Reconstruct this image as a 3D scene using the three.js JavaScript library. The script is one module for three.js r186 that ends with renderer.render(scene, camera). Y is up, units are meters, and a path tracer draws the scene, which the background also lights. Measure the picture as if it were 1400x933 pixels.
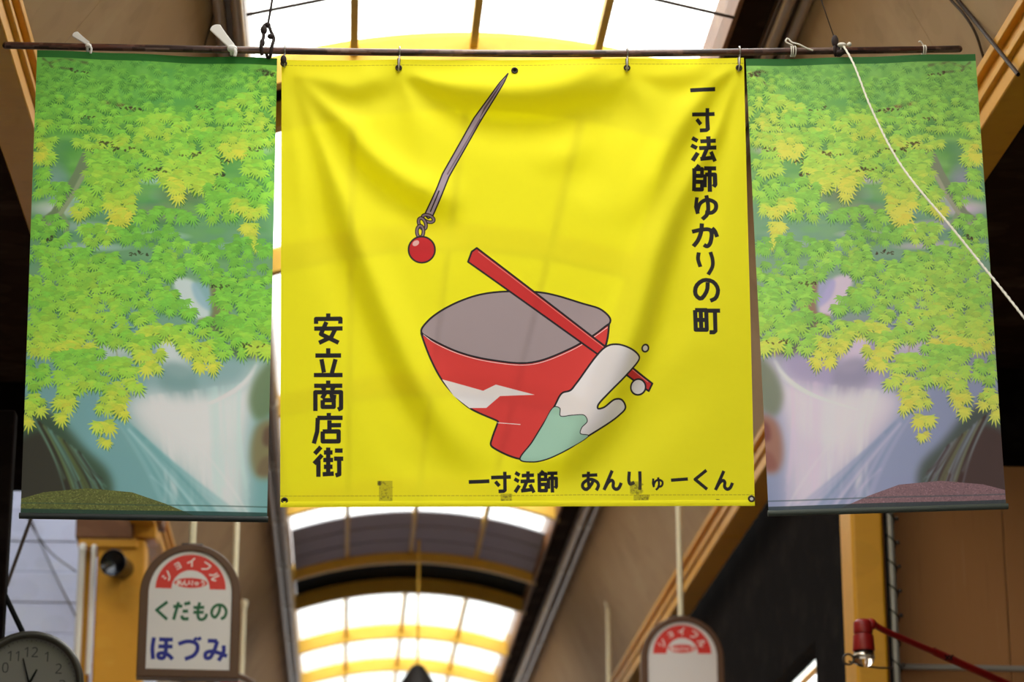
import * as THREE from 'three';
import { RoundedBoxGeometry } from 'three/addons/geometries/RoundedBoxGeometry.js';
import { mergeGeometries, toCreasedNormals } from 'three/addons/utils/BufferGeometryUtils.js';

// ------------------------------------------------------------------ camera, sky, exposure
const W = 1400, H = 933, F = 3500, EYE = 1.6;              // F: focal length in pixels
const scene = new THREE.Scene();
const camera = new THREE.PerspectiveCamera(2 * Math.atan(H / 2 / F) * 180 / Math.PI, W / H, 0.1, 400);
camera.position.set(0, EYE, 0);
camera.rotation.order = 'YXZ';
camera.rotation.set(17.15 * Math.PI / 180, -3.69 * Math.PI / 180, 0);
camera.updateMatrixWorld(true);
camera.updateProjectionMatrix();
camera.focus = 9.35;
camera.userData.fStop = 2.6;
const renderer = new THREE.WebGLRenderer({ antialias: true });
renderer.toneMapping = THREE.LinearToneMapping;
renderer.toneMappingExposure = 1.08;
renderer.shadowMap.enabled = true;
{ // bright overcast sky, three times brighter overhead than at the horizon
  const w = 64, h = 32, d = new Float32Array(w * h * 4), L = 7.5;
  for (let y = 0; y < h; y++) for (let x = 0; x < w; x++) {
    const s = Math.sin(((y + 0.5) / h - 0.5) * Math.PI), k = s > 0 ? L * (1 + 2 * s) / 3 : L * 0.12, o = (y * w + x) * 4;
    d[o] = k * 0.97; d[o + 1] = k; d[o + 2] = k * 1.0; d[o + 3] = 1;
  }
  const sky = new THREE.DataTexture(d, w, h, THREE.RGBAFormat, THREE.FloatType);
  sky.mapping = THREE.EquirectangularReflectionMapping; sky.magFilter = THREE.LinearFilter; sky.minFilter = THREE.LinearFilter;
  sky.needsUpdate = true;
  scene.background = sky; scene.environment = sky;
}

// ------------------------------------------------------------------ helpers
const V = (x, y, z) => new THREE.Vector3(x, y, z);
let seed = 7;
const rnd = () => { seed = (seed * 1664525 + 1013904223) >>> 0; return seed / 4294967296; };
const rr = (a, b) => a + (b - a) * rnd();
function at(px, py, z) {                                   // the point at world depth z that the pixel looks at
  const d = V((px - W / 2) / F, -(py - H / 2) / F, -1).applyQuaternion(camera.quaternion);
  return d.multiplyScalar(z / d.z).add(camera.position);
}
const used = new Map();
function numbered(name) { const n = used.get(name) ?? 0; used.set(name, n + 1); return n ? name + '_' + String(n).padStart(3, '0') : name; }
function tag(o, label, category, group) { o.userData.label = label; o.userData.category = category; if (group) o.userData.group = group; return o; }
function mesh(name, geometry, material, parent) {
  const m = new THREE.Mesh(Array.isArray(geometry) ? (geometry.length > 1 ? mergeGeometries(geometry.map((g) => (g.index ? g.toNonIndexed() : g))) : geometry[0]) : geometry, material);
  m.castShadow = m.receiveShadow = true;
  if (parent) { m.name = name; parent.add(m); } else { m.name = numbered(name); scene.add(m); }
  return m;
}
function thing(name, label, category, p = V(0, 0, 0), group) {
  const g = new THREE.Group(); g.name = numbered(name); g.position.copy(p); scene.add(g);
  return tag(g, label, category, group);
}
function structure(name, geometry, material) { const m = mesh(name, geometry, material); m.userData.kind = 'structure'; return m; }
function structureGroup(name) { const g = new THREE.Group(); g.name = name; g.userData.kind = 'structure'; scene.add(g); return g; }
function box(x0, x1, y0, y1, z0, z1) { const g = new THREE.BoxGeometry(Math.abs(x1 - x0), Math.abs(y1 - y0), Math.abs(z1 - z0)); g.translate((x0 + x1) / 2, (y0 + y1) / 2, (z0 + z1) / 2); return metreUv(g); }
function rbox(x0, x1, y0, y1, z0, z1, r = 0.01) { const g = new RoundedBoxGeometry(Math.abs(x1 - x0), Math.abs(y1 - y0), Math.abs(z1 - z0), 2, r); g.translate((x0 + x1) / 2, (y0 + y1) / 2, (z0 + z1) / 2); return metreUv(g); }
function metreUv(g) {
  const p = g.attributes.position, n = g.attributes.normal, uv = new Float32Array(p.count * 2);
  for (let i = 0; i < p.count; i++) {
    const ax = Math.abs(n.getX(i)), ay = Math.abs(n.getY(i)), az = Math.abs(n.getZ(i));
    const [a, b] = ax > ay && ax > az ? [p.getZ(i), p.getY(i)] : ay > az ? [p.getX(i), p.getZ(i)] : [p.getX(i), p.getY(i)];
    uv[2 * i] = a; uv[2 * i + 1] = b;
  }
  g.setAttribute('uv', new THREE.BufferAttribute(uv, 2));
  return g;
}
function tube(points, r, seg = 40, sides = 8) { return new THREE.TubeGeometry(points.length === 2 ? new THREE.LineCurve3(points[0], points[1]) : new THREE.CatmullRomCurve3(points), points.length === 2 ? 2 : seg, r, sides, false); }
function rod(a, b, r, sides = 12, r2 = r) {
  const g = new THREE.CylinderGeometry(r2, r, a.distanceTo(b), sides);
  g.applyQuaternion(new THREE.Quaternion().setFromUnitVectors(V(0, 1, 0), b.clone().sub(a).normalize()));
  return g.translate((a.x + b.x) / 2, (a.y + b.y) / 2, (a.z + b.z) / 2);
}
function canvas(w, h) { const c = document.createElement('canvas'); c.width = w; c.height = h; return c; }
function texture(c, srgb = true) { const t = new THREE.CanvasTexture(c); if (srgb) t.colorSpace = THREE.SRGBColorSpace; t.magFilter = THREE.LinearFilter; t.anisotropy = 8; return t; }
function mottled(base, spread, size = 256, blotches = 500, metres = 1.5, streaks = 0) {   // a tinted surface with fine and coarse wear
  const c = canvas(size, size), x = c.getContext('2d');
  x.fillStyle = `rgb(${base})`; x.fillRect(0, 0, size, size);
  for (let i = 0; i < blotches; i++) {
    const k = rr(-spread, spread), r = rr(1, size / 9) * (i % 3 ? 0.25 : 1);
    x.fillStyle = k > 0 ? `rgba(255,245,225,${k})` : `rgba(20,10,0,${-k})`;
    const px = rr(0, size), py = rr(0, size);
    for (const ox of [-size, 0, size]) for (const oy of [-size, 0, size]) { if (px + ox < -r || px + ox > size + r || py + oy < -r || py + oy > size + r) continue; x.beginPath(); x.ellipse(px + ox, py + oy, r, r * (streaks ? 0.05 : 0.7), streaks ? Math.PI / 2 : 0, 0, 7); x.fill(); }
  }
  const t = texture(c); t.wrapS = t.wrapT = THREE.RepeatWrapping; t.repeat.set(1 / metres, 1 / metres);
  return t;
}
const std = (o) => new THREE.MeshStandardMaterial(o), phys = (o) => new THREE.MeshPhysicalMaterial(o);

// ------------------------------------------------------------------ materials
const M = {
  yellowPaint: std({ map: mottled('214,150,34', 0.03), roughness: 0.42 }),
  yellowRib: std({ map: mottled('240,190,66', 0.03), roughness: 0.5 }),
  brownPaint: std({ map: mottled('120,72,30', 0.06), roughness: 0.55 }),
  ceilingBoard: std({ map: mottled('176,146,112', 0.035, 256, 400, 2.2), roughness: 0.6 }),
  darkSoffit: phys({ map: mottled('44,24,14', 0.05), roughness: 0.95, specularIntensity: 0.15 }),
  darkFacade: phys({ map: mottled('14,8,6', 0.03), roughness: 1, specularIntensity: 0.08 }),
  beigeSheet: std({ map: mottled('172,116,66', 0.05, 256, 500, 1.4, 1), roughness: 0.75 }),
  blueBoard: std({ map: mottled('222,224,240', 0.04, 256, 300, 1.6), roughness: 0.55 }),
  shopWall: std({ map: mottled('150,132,112', 0.06), roughness: 0.8 }),
  paving: std({ map: mottled('112,106,98', 0.06), roughness: 0.8 }),
  gutterMetal: std({ map: mottled('112,86,70', 0.06), roughness: 0.4, metalness: 0.1 }),
  gutterPipe: std({ color: '#a08c80', roughness: 0.3, metalness: 0.15 }),
  clampMetal: std({ color: '#c9c2ba', roughness: 0.3, metalness: 0.5 }),
  black: phys({ color: '#0b0908', roughness: 0.8, specularIntensity: 0.3 }),
  blackGloss: std({ color: '#121012', roughness: 0.22 }),
  greyDeck: phys({ color: '#a39ca6', roughness: 1, transmission: 0.2, thickness: 0 }),
  greyPipe: std({ color: '#9c948a', roughness: 0.4, metalness: 0.3 }),
  whitePipe: std({ color: '#e2d8c6', roughness: 0.4 }),
  creamPole: std({ color: '#efe2c0', roughness: 0.4 }),
  redPaint: std({ color: '#8c1512', roughness: 0.4 }),
  whiteCloth: phys({ color: '#f1eee8', roughness: 1, transmission: 0.25, thickness: 0, side: THREE.DoubleSide }),
  whiteRope: std({ color: '#ddd6c6', roughness: 0.85 }),
  darkRope: std({ color: '#2a1c18', roughness: 0.85 }),
  wire: std({ color: '#3a2a20', roughness: 0.6 }),
  steel: std({ color: '#9a948c', roughness: 0.3, metalness: 0.7 }),
  brass: std({ color: '#3a3028', roughness: 0.35, metalness: 0.6 }),
  glass: phys({ color: '#f6f6f4', roughness: 0, transmission: 1, thickness: 0, ior: 1.4 }),
};

// ------------------------------------------------------------------ the arcade shell
const zFar = -46, zNear = 4.5;                                // the arcade's open end is a few steps behind the camera
const XL = -0.553, XR = 1.83, YG = EYE + 5.2, RISE = 0.2;    // the glazed vault between the gutters
structure('floor', box(-3.4, 5.8, -0.15, 0, zFar, zNear), M.paving);
structure('wall_left', [box(-3.3, -3.2, 0, EYE + 4.1, -19.2, zNear), box(-1.72, -1.52, 0, EYE + 4.25, zFar, -19.36)], M.shopWall);
structure('wall_right', [
  box(5.5, 5.6, 0, EYE + 4.1, -13.5, zNear),
  box(2.82, 2.94, 0, EYE + 2.02, zFar, -13.5), box(2.82, 2.94, EYE + 2.84, EYE + 4.3, zFar, -13.5),
  box(2.82, 2.94, EYE + 2.02, EYE + 2.84, -15.2, -13.5), box(2.82, 2.94, EYE + 2.02, EYE + 2.84, zFar, -19.5)], M.darkFacade);
{ // the high window in the dark right wall
  const g = structureGroup('window_1');
  mesh('window_frame', [box(2.86, 2.88, EYE + 2.69, EYE + 2.72, -19.5, -15.2), box(2.83, 2.92, EYE + 2.02, EYE + 2.05, -19.5, -15.2)], M.yellowPaint, g);
  mesh('pane', box(2.885, 2.89, EYE + 2.05, EYE + 2.67, -19.5, -15.2), M.glass, g);
  mesh('pane', box(2.885, 2.89, EYE + 2.73, EYE + 2.84, -19.5, -15.2), M.glass, g);
}
{ // end wall of the building on the right: brown sheets with a darker head above
  const g = structureGroup('wall_right_end');
  mesh('wall_head', box(2.72, 5.5, EYE + 3.47, EYE + 4.1, -13.5, -13.34), M.darkFacade, g);
  let x = 2.72;
  for (const w of [0.19, 0.62, 0.62, 0.62, 0.73]) { mesh('wall_sheet', rbox(x + 0.002, x + w - 0.002, 0, EYE + 3.47, -13.5, -13.36, 0.006), M.beigeSheet, g); x += w; }
}
structure('wall_left_head', [box(-3.2, -1.5, EYE + 3.42, EYE + 4.02, -14.08, -13.96), box(-3.3, -1.0, EYE + 4.1, EYE + 6.4, -14.08, -13.96), box(-3.3, -3.2, EYE + 4.1, EYE + 6.4, -19.36, -14.08), box(-1.0, -0.9, EYE + 5.0, EYE + 6.4, -19.36, -13.96)], M.darkFacade);
structure('ceiling_passage', box(-3.3, -0.9, EYE + 6.4, EYE + 6.41, -19.36, -15.4), phys({ color: '#e8ecf4', roughness: 1, transmission: 0.9, thickness: 0 }));   // milky roof sheet over the side passage
{ // pale blue boarded wall at the side passage
  const g = structureGroup('wall_left_end');
  for (let k = 0, y = 0; y < EYE + 6.4; k++, y += 0.235) {
    const b = mesh('board', rbox(-3.2, -1.44, y, Math.min(y + 0.23, EYE + 6.4), -19.36, -19.2 + (k % 2) * 0.006, 0.008), M.blueBoard, g);
    b.rotation.z = 0;
  }
}
{ // soffits outside the edge beams
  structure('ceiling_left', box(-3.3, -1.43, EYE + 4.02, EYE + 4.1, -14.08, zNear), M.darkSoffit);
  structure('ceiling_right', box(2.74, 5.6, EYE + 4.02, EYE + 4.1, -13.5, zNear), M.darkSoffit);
}
function edgeBeam(name, x, s) {                              // s: +1 on the right, -1 on the left; x is the street face
  const g = structureGroup(name), y = EYE + 4;
  for (let z = zNear, k = 0; z > zFar; z -= 5.5, k++) {
    const z1 = Math.max(z - 5.5, zFar);
    mesh('beam', rbox(x, x + s * 0.17, y, y + 0.25, z1 + 0.004, z - 0.004, 0.008), M.yellowPaint, g);
    mesh('moulding', rbox(x - s * 0.022, x + s * 0.02, y + 0.085, y + 0.118, z1, z, 0.006), M.yellowPaint, g);
    mesh('moulding', rbox(x - s * 0.03, x + s * 0.02, y + 0.19, y + 0.235, z1, z, 0.006), M.yellowPaint, g);
  }
}
edgeBeam('trim_1', -1.35, -1);
edgeBeam('trim_2', 2.595, 1);

const vault = structureGroup('ceiling');
const arcY = (x, rise = RISE) => { const t = (x - (XL + XR) / 2) / ((XR - XL) / 2); return rise * (1 - t * t); };
function arched(x0, x1, y, depth, z0, z1, n = 20) {          // a curved bar or sheet following the vault, depth thick
  const s = new THREE.Shape(), p = [];
  for (let i = 0; i <= n; i++) { const x = x0 + (x1 - x0) * i / n; p.push([x, y + arcY(x)]); }
  s.moveTo(p[0][0], p[0][1]);
  for (const q of p.slice(1)) s.lineTo(q[0], q[1]);
  for (const q of p.reverse()) s.lineTo(q[0], q[1] + depth);
  s.closePath();
  const g = new THREE.ExtrudeGeometry(s, { depth: Math.abs(z1 - z0), bevelEnabled: false });
  g.translate(0, 0, Math.min(z0, z1));
  return metreUv(toCreasedNormals(g, 0.6));
}
const ribs = [4.4, 3.2, 0.2, -0.8, -3.6, -6.4, -9.2, -12.5, -13.1, -15.5, -18.9, -22.2, -25.0, -26.5, -29.1, -31.3, -34.2, -37.1, -38.0, -41, -44];
const darkBays = new Set([1, 7, 12, 17]);                    // the closed joints between two runs of glazing
const cuts = [XL, -0.03, 0.6, 1.25, XR];
ribs.forEach((z, i) => {
  mesh('rib', arched(XL - 0.02, XR + 0.02, YG + 0.0, 0.16, z - 0.045, z + 0.045), M.yellowRib, vault);
  const z1 = ribs[i + 1];
  if (z1 === undefined) return;
  if (ribs[i + 2] !== undefined && Math.abs(z - z1) < 1.6 && z < 0.5) {
    mesh('joint_cover', arched(XL, XR, YG + 0.15, 0.02, z - 0.04, z1 + 0.04), M.black, vault);
    return;
  }
  const grey = z === -22.2;
  for (let c = 0; c < 4; c++) {
    if (grey) {
      mesh('pane', arched(cuts[c] + 0.004, cuts[c + 1] - 0.004, YG + 0.13, 0.006, z - 0.04, -23.35, 6), M.glass, vault);
      for (let k = 0; k < 3; k++) mesh('deck_panel', arched(cuts[c] + 0.004, cuts[c + 1] - 0.004, YG + 0.13 - 0.016 * k, 0.014, -23.35 - k * 0.54, -23.37 - (k + 1) * 0.54, 6), M.greyDeck, vault);
    } else mesh('pane', arched(cuts[c] + 0.004, cuts[c + 1] - 0.004, YG + 0.13, 0.006, z - 0.04, z1 + 0.04, 6), M.glass, vault);
  }
  for (const x of cuts.slice(1, 4)) mesh('glazing_bar', box(x - 0.02, x + 0.02, YG + arcY(x) + 0.07, YG + arcY(x) + 0.13, z1 + 0.04, z - 0.04), M.yellowRib, vault);
});
// side ceilings of beige boards, sloping from the gutters to the edge beams
function slope(x0, y0, x1, y1, z0, z1, t = 0.04) {
  const s = new THREE.Shape([new THREE.Vector2(x0, y0), new THREE.Vector2(x1, y1), new THREE.Vector2(x1 + Math.sign(x1 - x0) * t, y1 + t), new THREE.Vector2(x0 + Math.sign(x1 - x0) * t, y0 + t)]);
  const g = new THREE.ExtrudeGeometry(s, { depth: z0 - z1, bevelEnabled: false });
  return metreUv(g.translate(0, 0, z1));
}
for (let z = zNear; z > zFar; z -= 1.82) {
  const z1 = Math.max(zFar, z - 1.82) + 0.004;
  mesh('side_board', slope(-0.70, YG - 0.04, -1.35, EYE + 4.24, z, z1), M.ceilingBoard, vault);
  mesh('side_board', slope(2.13, YG - 0.04, 2.595, EYE + 4.24, z, z1), M.ceilingBoard, vault);
}
// gutters along both edges of the vault
function gutter(label, x0, x1, pipes) {
  const g = thing('gutter', label, 'gutter', V(0, 0, 0));
  mesh('trough', [rbox(x0, x1, YG - 0.02, YG + 0.34, zFar, zNear, 0.012), rbox(x0 + 0.03, x1 - 0.03, YG - 0.045, YG, zFar, zNear, 0.008)], M.gutterMetal, g);
  for (const x of pipes) mesh('pipe', rod(V(x, YG - 0.075, zFar), V(x, YG - 0.075, zNear), 0.03, 12), M.gutterPipe, g);
  for (let z = -1.1; z > zFar; z -= 1.9) mesh('clamp', pipes.map((x) => rod(V(x, YG - 0.075, z), V(x, YG - 0.075, z - 0.07), 0.038, 12)).concat([box(Math.min(...pipes) - 0.01, Math.max(...pipes) + 0.01, YG - 0.05, YG - 0.03, z - 0.06, z)]), M.clampMetal, g);
}
gutter('dull brown roof gutter with pipes along the left edge of the glazed vault', -0.716, -0.56, [-0.59, -0.675]);
gutter('grey brown roof gutter with pipes along the right edge of the glazed vault', 2.0, 2.15, [2.03, 2.11]);
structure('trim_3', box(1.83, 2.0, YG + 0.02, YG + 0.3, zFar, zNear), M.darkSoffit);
structure('trim_4', rbox(1.815, 1.84, YG - 0.01, YG + 0.3, zFar, zNear, 0.006), M.brownPaint);

// ------------------------------------------------------------------ lettering: strokes on a 100 by 100 grid, "~" marks a curved stroke
const G = {
  一: '4,50 96,46', 寸: '4,30 96,27|68,4 68,86 62,91 38,92|24,48 42,68',
  法: '8,8 28,20|4,36 24,48|6,96 26,66|38,22 95,20|67,3 67,48|32,48 98,46|60,50 44,86|34,90 88,84|76,62 94,98',
  師: '32,0 22,14|14,12 14,96|14,15 44,15 44,40 14,40|14,62 46,62 46,90 14,90|52,12 99,12|57,34 57,82|57,35 94,35 94,72 88,80|75,12 75,99',
  町: '8,12 48,12 48,84 8,84 8,12|28,12 28,84|8,48 48,48|54,14 99,14|80,14 80,88 74,93 58,93',
  安: '50,0 50,14|10,34 10,18 90,18 90,34|4,50 97,50|44,28 26,68 84,97|74,50 60,78 20,97',
  立: '50,2 50,22|8,26 92,26|28,38 36,82|74,38 62,84|3,90 97,90',
  商: '50,0 50,12|4,17 96,17|32,20 38,32|68,20 62,32|8,99 8,38 92,38 92,90 82,95|42,38 30,58|60,38 62,52 76,54|32,64 68,64 68,86 32,86 32,64',
  店: '52,0 52,14|14,16 97,16|16,16 14,60 3,99|54,24 54,58|54,40 92,40|32,60 84,60 84,92 32,92 32,60',
  街: '26,2 6,24|30,28 4,56|18,46 18,98|36,20 64,20|50,4 50,44|34,44 66,44|36,66 64,66|50,50 50,88|32,90 68,88|72,14 97,14|69,40 99,40|86,40 86,90 74,94',
  ゆ: '16,10 12,48 20,76|~18,66 30,34 58,20 86,32 88,56 72,72 48,70|~54,2 60,40 56,76 36,98',
  か: '~5,36 40,28 68,28 76,44 70,78 58,92 46,86|~42,4 38,36 26,68 8,92|~78,22 88,34 96,56',
  り: '~24,6 20,34 28,66|~70,4 78,36 76,66 58,98',
  リ: '~22,6 18,50 26,68 46,58|~76,4 76,50 74,96',
  の: '~54,20 50,52 28,82 8,66 12,34 40,12 74,18 92,46 84,78 62,90',
  あ: '8,24 88,20|~42,4 40,40 44,88|~68,38 58,64 30,92 10,80 16,58 50,42 84,54 92,74 80,96',
  ん: '52,2 6,98|~10,90 28,62 46,50 56,60 54,82 68,94 84,86 96,62',
  ー: '6,52 94,46', く: '78,2 18,48 80,98',
  だ: '6,28 56,24|34,4 10,97|58,52 88,50|~54,74 62,90 92,90|70,4 78,20|86,0 94,16',
  も: '~46,2 38,44 40,80 56,94 78,86 88,62|12,30 72,28|12,56 70,54',
  ほ: '~14,4 9,50 14,97|36,12 94,12|34,42 94,42|66,12 66,80|~66,66 58,90 38,90 36,74 60,70 80,80 96,96',
  づ: '~4,30 44,18 78,26 86,50 70,78 34,94|72,2 80,14|88,0 96,12',
  み: '14,14 54,14|~54,14 46,46 28,84 8,86 8,66 34,58 66,66 98,78|~82,32 82,62 62,98',
  シ: '8,12 30,24|2,42 24,52|~8,92 50,78 92,24', ョ: '16,18 84,18 84,92 16,92|20,56 84,56', イ: '~82,4 50,38 6,60|54,38 54,98',
  フ: '~10,14 88,14|~88,14 76,60 24,96', ル: '~30,10 30,56 6,94|~60,4 60,90 96,58', う: '34,6 66,16|~20,42 58,30 80,52 66,80 36,98',
};
function glyph(x, ch, cx, cy, size, lw, color, turn = 0, sx = 1) {
  x.save(); x.translate(cx, cy); x.rotate(turn); x.scale(size / 100 * sx, size / 100); x.translate(-50, -50);
  x.strokeStyle = color; x.lineWidth = lw; x.lineJoin = 'round'; x.lineCap = 'butt';
  for (let s of G[ch].split('|')) {
    const curved = s[0] === '~'; if (curved) s = s.slice(1);
    let p = s.split(' ').map((q) => q.split(',').map(Number));
    if (curved && p.length > 2) p = new THREE.SplineCurve(p.map((q) => new THREE.Vector2(...q))).getPoints(24).map((q) => [q.x, q.y]);
    x.beginPath(); p.forEach((q, i) => (i ? x.lineTo(...q) : x.moveTo(...q))); x.stroke();
  }
  x.restore();
}

// ------------------------------------------------------------------ hanging cloths
const ZB = -8.8;
function cloth(tl, tr, br, bl, nx, ny, lift) {               // a sheet between four corners; lift(u, v) gives its folds in metres towards the street
  const pos = [], uv = [], idx = [];
  for (let j = 0; j <= ny; j++) for (let i = 0; i <= nx; i++) {
    const u = i / nx, v = j / ny, a = tl.clone().lerp(tr, u), b = bl.clone().lerp(br, u), p = a.lerp(b, v), l = lift(u, v);
    if (Array.isArray(l)) { p.x += l[0]; p.y += l[1] - l[2] * 0.36; p.z += l[2]; } else p.z += l;
    pos.push(p.x, p.y, p.z); uv.push(u, 1 - v);
  }
  for (let j = 0; j < ny; j++) for (let i = 0; i < nx; i++) { const a = j * (nx + 1) + i, b = a + nx + 1; idx.push(a, b, a + 1, b, b + 1, a + 1); }
  const g = new THREE.BufferGeometry();
  g.setAttribute('position', new THREE.Float32BufferAttribute(pos, 3)); g.setAttribute('uv', new THREE.Float32BufferAttribute(uv, 2)); g.setIndex(idx); g.computeVertexNormals();
  return g;
}
// --- yellow banner print
const BW = 1960, BH = 1880, toU = (x, y) => { const v = (y - 81) / 610; return [(x - (385 - 2 * v)) / (632 + 17 * v), v]; };
function bannerPrint() {
  const c = canvas(BW, BH), x = c.getContext('2d');
  const q = (px, py) => { const [u, v] = toU(px, py); return [u * BW, v * BH]; }, S = BW / 640;
  x.fillStyle = '#fbf000'; x.fillRect(0, 0, BW, BH);
  const pts = (s, k, ox, oy) => s.split(' ').map((a) => a.split(',').map(Number)).map(([a, b]) => q(ox + a * k, oy + b * k));
  const smooth = (p, closed) => new THREE.CatmullRomCurve3(p.map(([a, b]) => V(a, b, 0)), closed, 'centripetal').getPoints(p.length * 10).map((v) => [v.x, v.y]);
  function shape(s, fill, { curve = true, k = 0.2894, ox = 540, oy = 380, line = '#140a12', lw = 2.4, closed = true } = {}) {
    let p = pts(s, k, ox, oy); if (curve) p = smooth(p, closed);
    x.beginPath(); p.forEach((a, i) => (i ? x.lineTo(...a) : x.moveTo(...a))); if (closed) x.closePath();
    if (fill) { x.fillStyle = fill; x.fill(); }
    if (line) { x.strokeStyle = line; x.lineWidth = lw * S; x.lineJoin = 'round'; x.lineCap = 'round'; x.stroke(); }
  }
  const dark = '#1c1018', red = '#dc3a34', grey = '#a79496', white = '#ece4e4', mint = '#a3cbb4';
  // bowl: inside, outside, foot, white zigzag
  shape('118,278 150,228 240,165 380,110 520,92 700,100 880,150 970,180 1010,222 1005,245 930,300 820,362 640,424 450,412 300,376 180,322', grey);
  shape('118,284 160,400 225,515 340,628 480,694 480,696 452,770 446,800 470,820 585,864 700,850 800,640 985,350 1004,248 1004,246 930,300 820,362 640,424 450,412 300,376 180,322 120,286', red);
  shape('128,292 180,330 300,384 450,421 640,433 820,372 930,309 996,262', null, { line: '#f6e8e4', lw: 0.8, closed: false });
  shape('480,700 585,708', null, { line: '#f6e8e4', lw: 1, closed: false });
  shape('215,498 410,553 470,525 655,573 490,578 425,632 345,632 270,575', white, { curve: false, line: null });
  // oar (a long red chopstick) across the bowl
  shape('643,352 650,347 892,532 887,542 878,536 638,366', '#d02a28', { curve: false, k: 1, ox: 0, oy: 0 });
  shape('652,352 886,530', null, { k: 1, ox: 0, oy: 0, line: '#f0a49a', lw: 0.7, closed: false, curve: false });
  // splash in front of the bowl
  shape('985,352 1040,338 1110,362 1148,396 1148,412 1085,480 1000,560 948,618 948,632 975,628 1030,592 1065,596 1086,634 1050,672 905,758 800,822 700,866 640,876 585,866 640,790 690,712 745,628 782,566 822,552 850,520', white, { lw: 2.3 });
  shape('745,628 772,634 774,668 830,664 885,664 898,690 872,720 866,746 905,756 800,822 700,866 640,876 585,866 640,790 690,712', mint, { lw: 1 });
  for (const [a, b, r] of [[1180, 360, 17], [1147, 540, 37]]) { const [u, v] = q(540 + a * 0.2894, 380 + b * 0.2894); x.beginPath(); x.arc(u, v, r * 0.2894 * S, 0, 7); x.fillStyle = white; x.fill(); x.lineWidth = 2.3 * S; x.strokeStyle = dark; x.stroke(); }
  // long needle with its chain and red ball
  shape('692,101 687,113 654,172 612,248 604,268 590,303 584,306 579,301 596,262 603,244 647,164 680,115', '#ab97a4', { k: 1, ox: 0, oy: 0, curve: false, lw: 1.8 });
  shape('690,106 683,117 664,148 654,166 660,150 680,117', '#5c4452', { k: 1, ox: 0, oy: 0, line: null, curve: false });
  shape('655,166 610,244', null, { k: 1, ox: 0, oy: 0, lw: 2, closed: false, line: '#7d6674', curve: false });
  shape('598,268 587,296', null, { k: 1, ox: 0, oy: 0, lw: 1.6, closed: false, curve: false });
  for (const [a, b, t] of [[584, 306, 0.4], [576, 313, 1.2], [573, 324, 1.6]]) { const [u, v] = q(a, b); for (const [lw, col] of [[5, dark], [2.6, '#8d7682']]) { x.beginPath(); x.ellipse(u, v, 8 * S, 4.5 * S, t, 0, 7); x.lineWidth = lw * S; x.strokeStyle = col; x.stroke(); } }
  { const [u, v] = q(575, 349), r = 18 * S; x.beginPath(); x.arc(u, v, r, 0, 7); x.fillStyle = '#cc1c22'; x.fill(); x.lineWidth = 2.2 * S; x.strokeStyle = dark; x.stroke(); x.beginPath(); x.ellipse(u - r * 0.45, v - r * 0.5, r * 0.28, r * 0.2, -0.6, 0, 7); x.fillStyle = '#e8b4b0'; x.fill(); }
  // writing
  const ink = '#150d14', put = (ch, px, py, s, lw, sx = 1, dy = 0) => { const [u, v] = q(px, py); glyph(x, ch, u, v, s * S, lw, ink, dy, sx); };
  for (const [ch, px, py, s] of [['一', 960, 127, 38], ['寸', 961, 169, 36], ['法', 962, 210, 37], ['師', 962, 252, 38], ['ゆ', 966, 292, 35], ['か', 964, 331, 36], ['り', 965, 369, 33], ['の', 966, 406, 36], ['町', 966, 447, 37]]) put(ch, px, py, s, 15);
  for (const [ch, px, py] of [['安', 448, 456], ['立', 448, 502], ['商', 448, 546], ['店', 448, 589], ['街', 448, 633]]) put(ch, px, py, 41, 14);
  for (const [ch, px, py, s] of [['一', 653, 660, 30], ['寸', 683, 660, 29], ['法', 715, 660, 29], ['師', 746, 660, 29], ['あ', 806, 660, 26], ['ん', 836, 659, 26], ['リ', 867, 659, 26], ['ゆ', 898, 663, 17], ['ー', 928, 658, 26], ['く', 958, 658, 26], ['ん', 989, 659, 26]]) put(ch, px, py, s, 16);
  // grey dirt and traces of old tape along the lower edge, hem stitching
  for (const [px, py, w, h] of [[526, 675, 18, 34], [690, 683, 15, 16], [868, 668, 16, 16], [875, 684, 20, 14], [980, 686, 4, 6], [516, 660, 3, 4]]) { const [u, v] = q(px, py); x.fillStyle = 'rgba(120,112,20,0.35)'; x.fillRect(u - w * S / 2, v - h * S / 2, w * S, h * S); for (let i = 0; i < 40; i++) { x.fillStyle = `rgba(80,72,20,${rr(0.1, 0.35)})`; x.fillRect(u + rr(-0.5, 0.45) * w * S, v + rr(-0.5, 0.45) * h * S, rr(2, 12), rr(2, 10)); } }
  x.strokeStyle = 'rgba(170,150,0,0.65)'; x.lineWidth = 3; x.setLineDash([12, 6]);
  for (const y of [0.013 * BH, 0.978 * BH]) { x.beginPath(); x.moveTo(0, y); x.lineTo(BW, y); x.stroke(); }
  x.setLineDash([]);
  return c;
}
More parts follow.
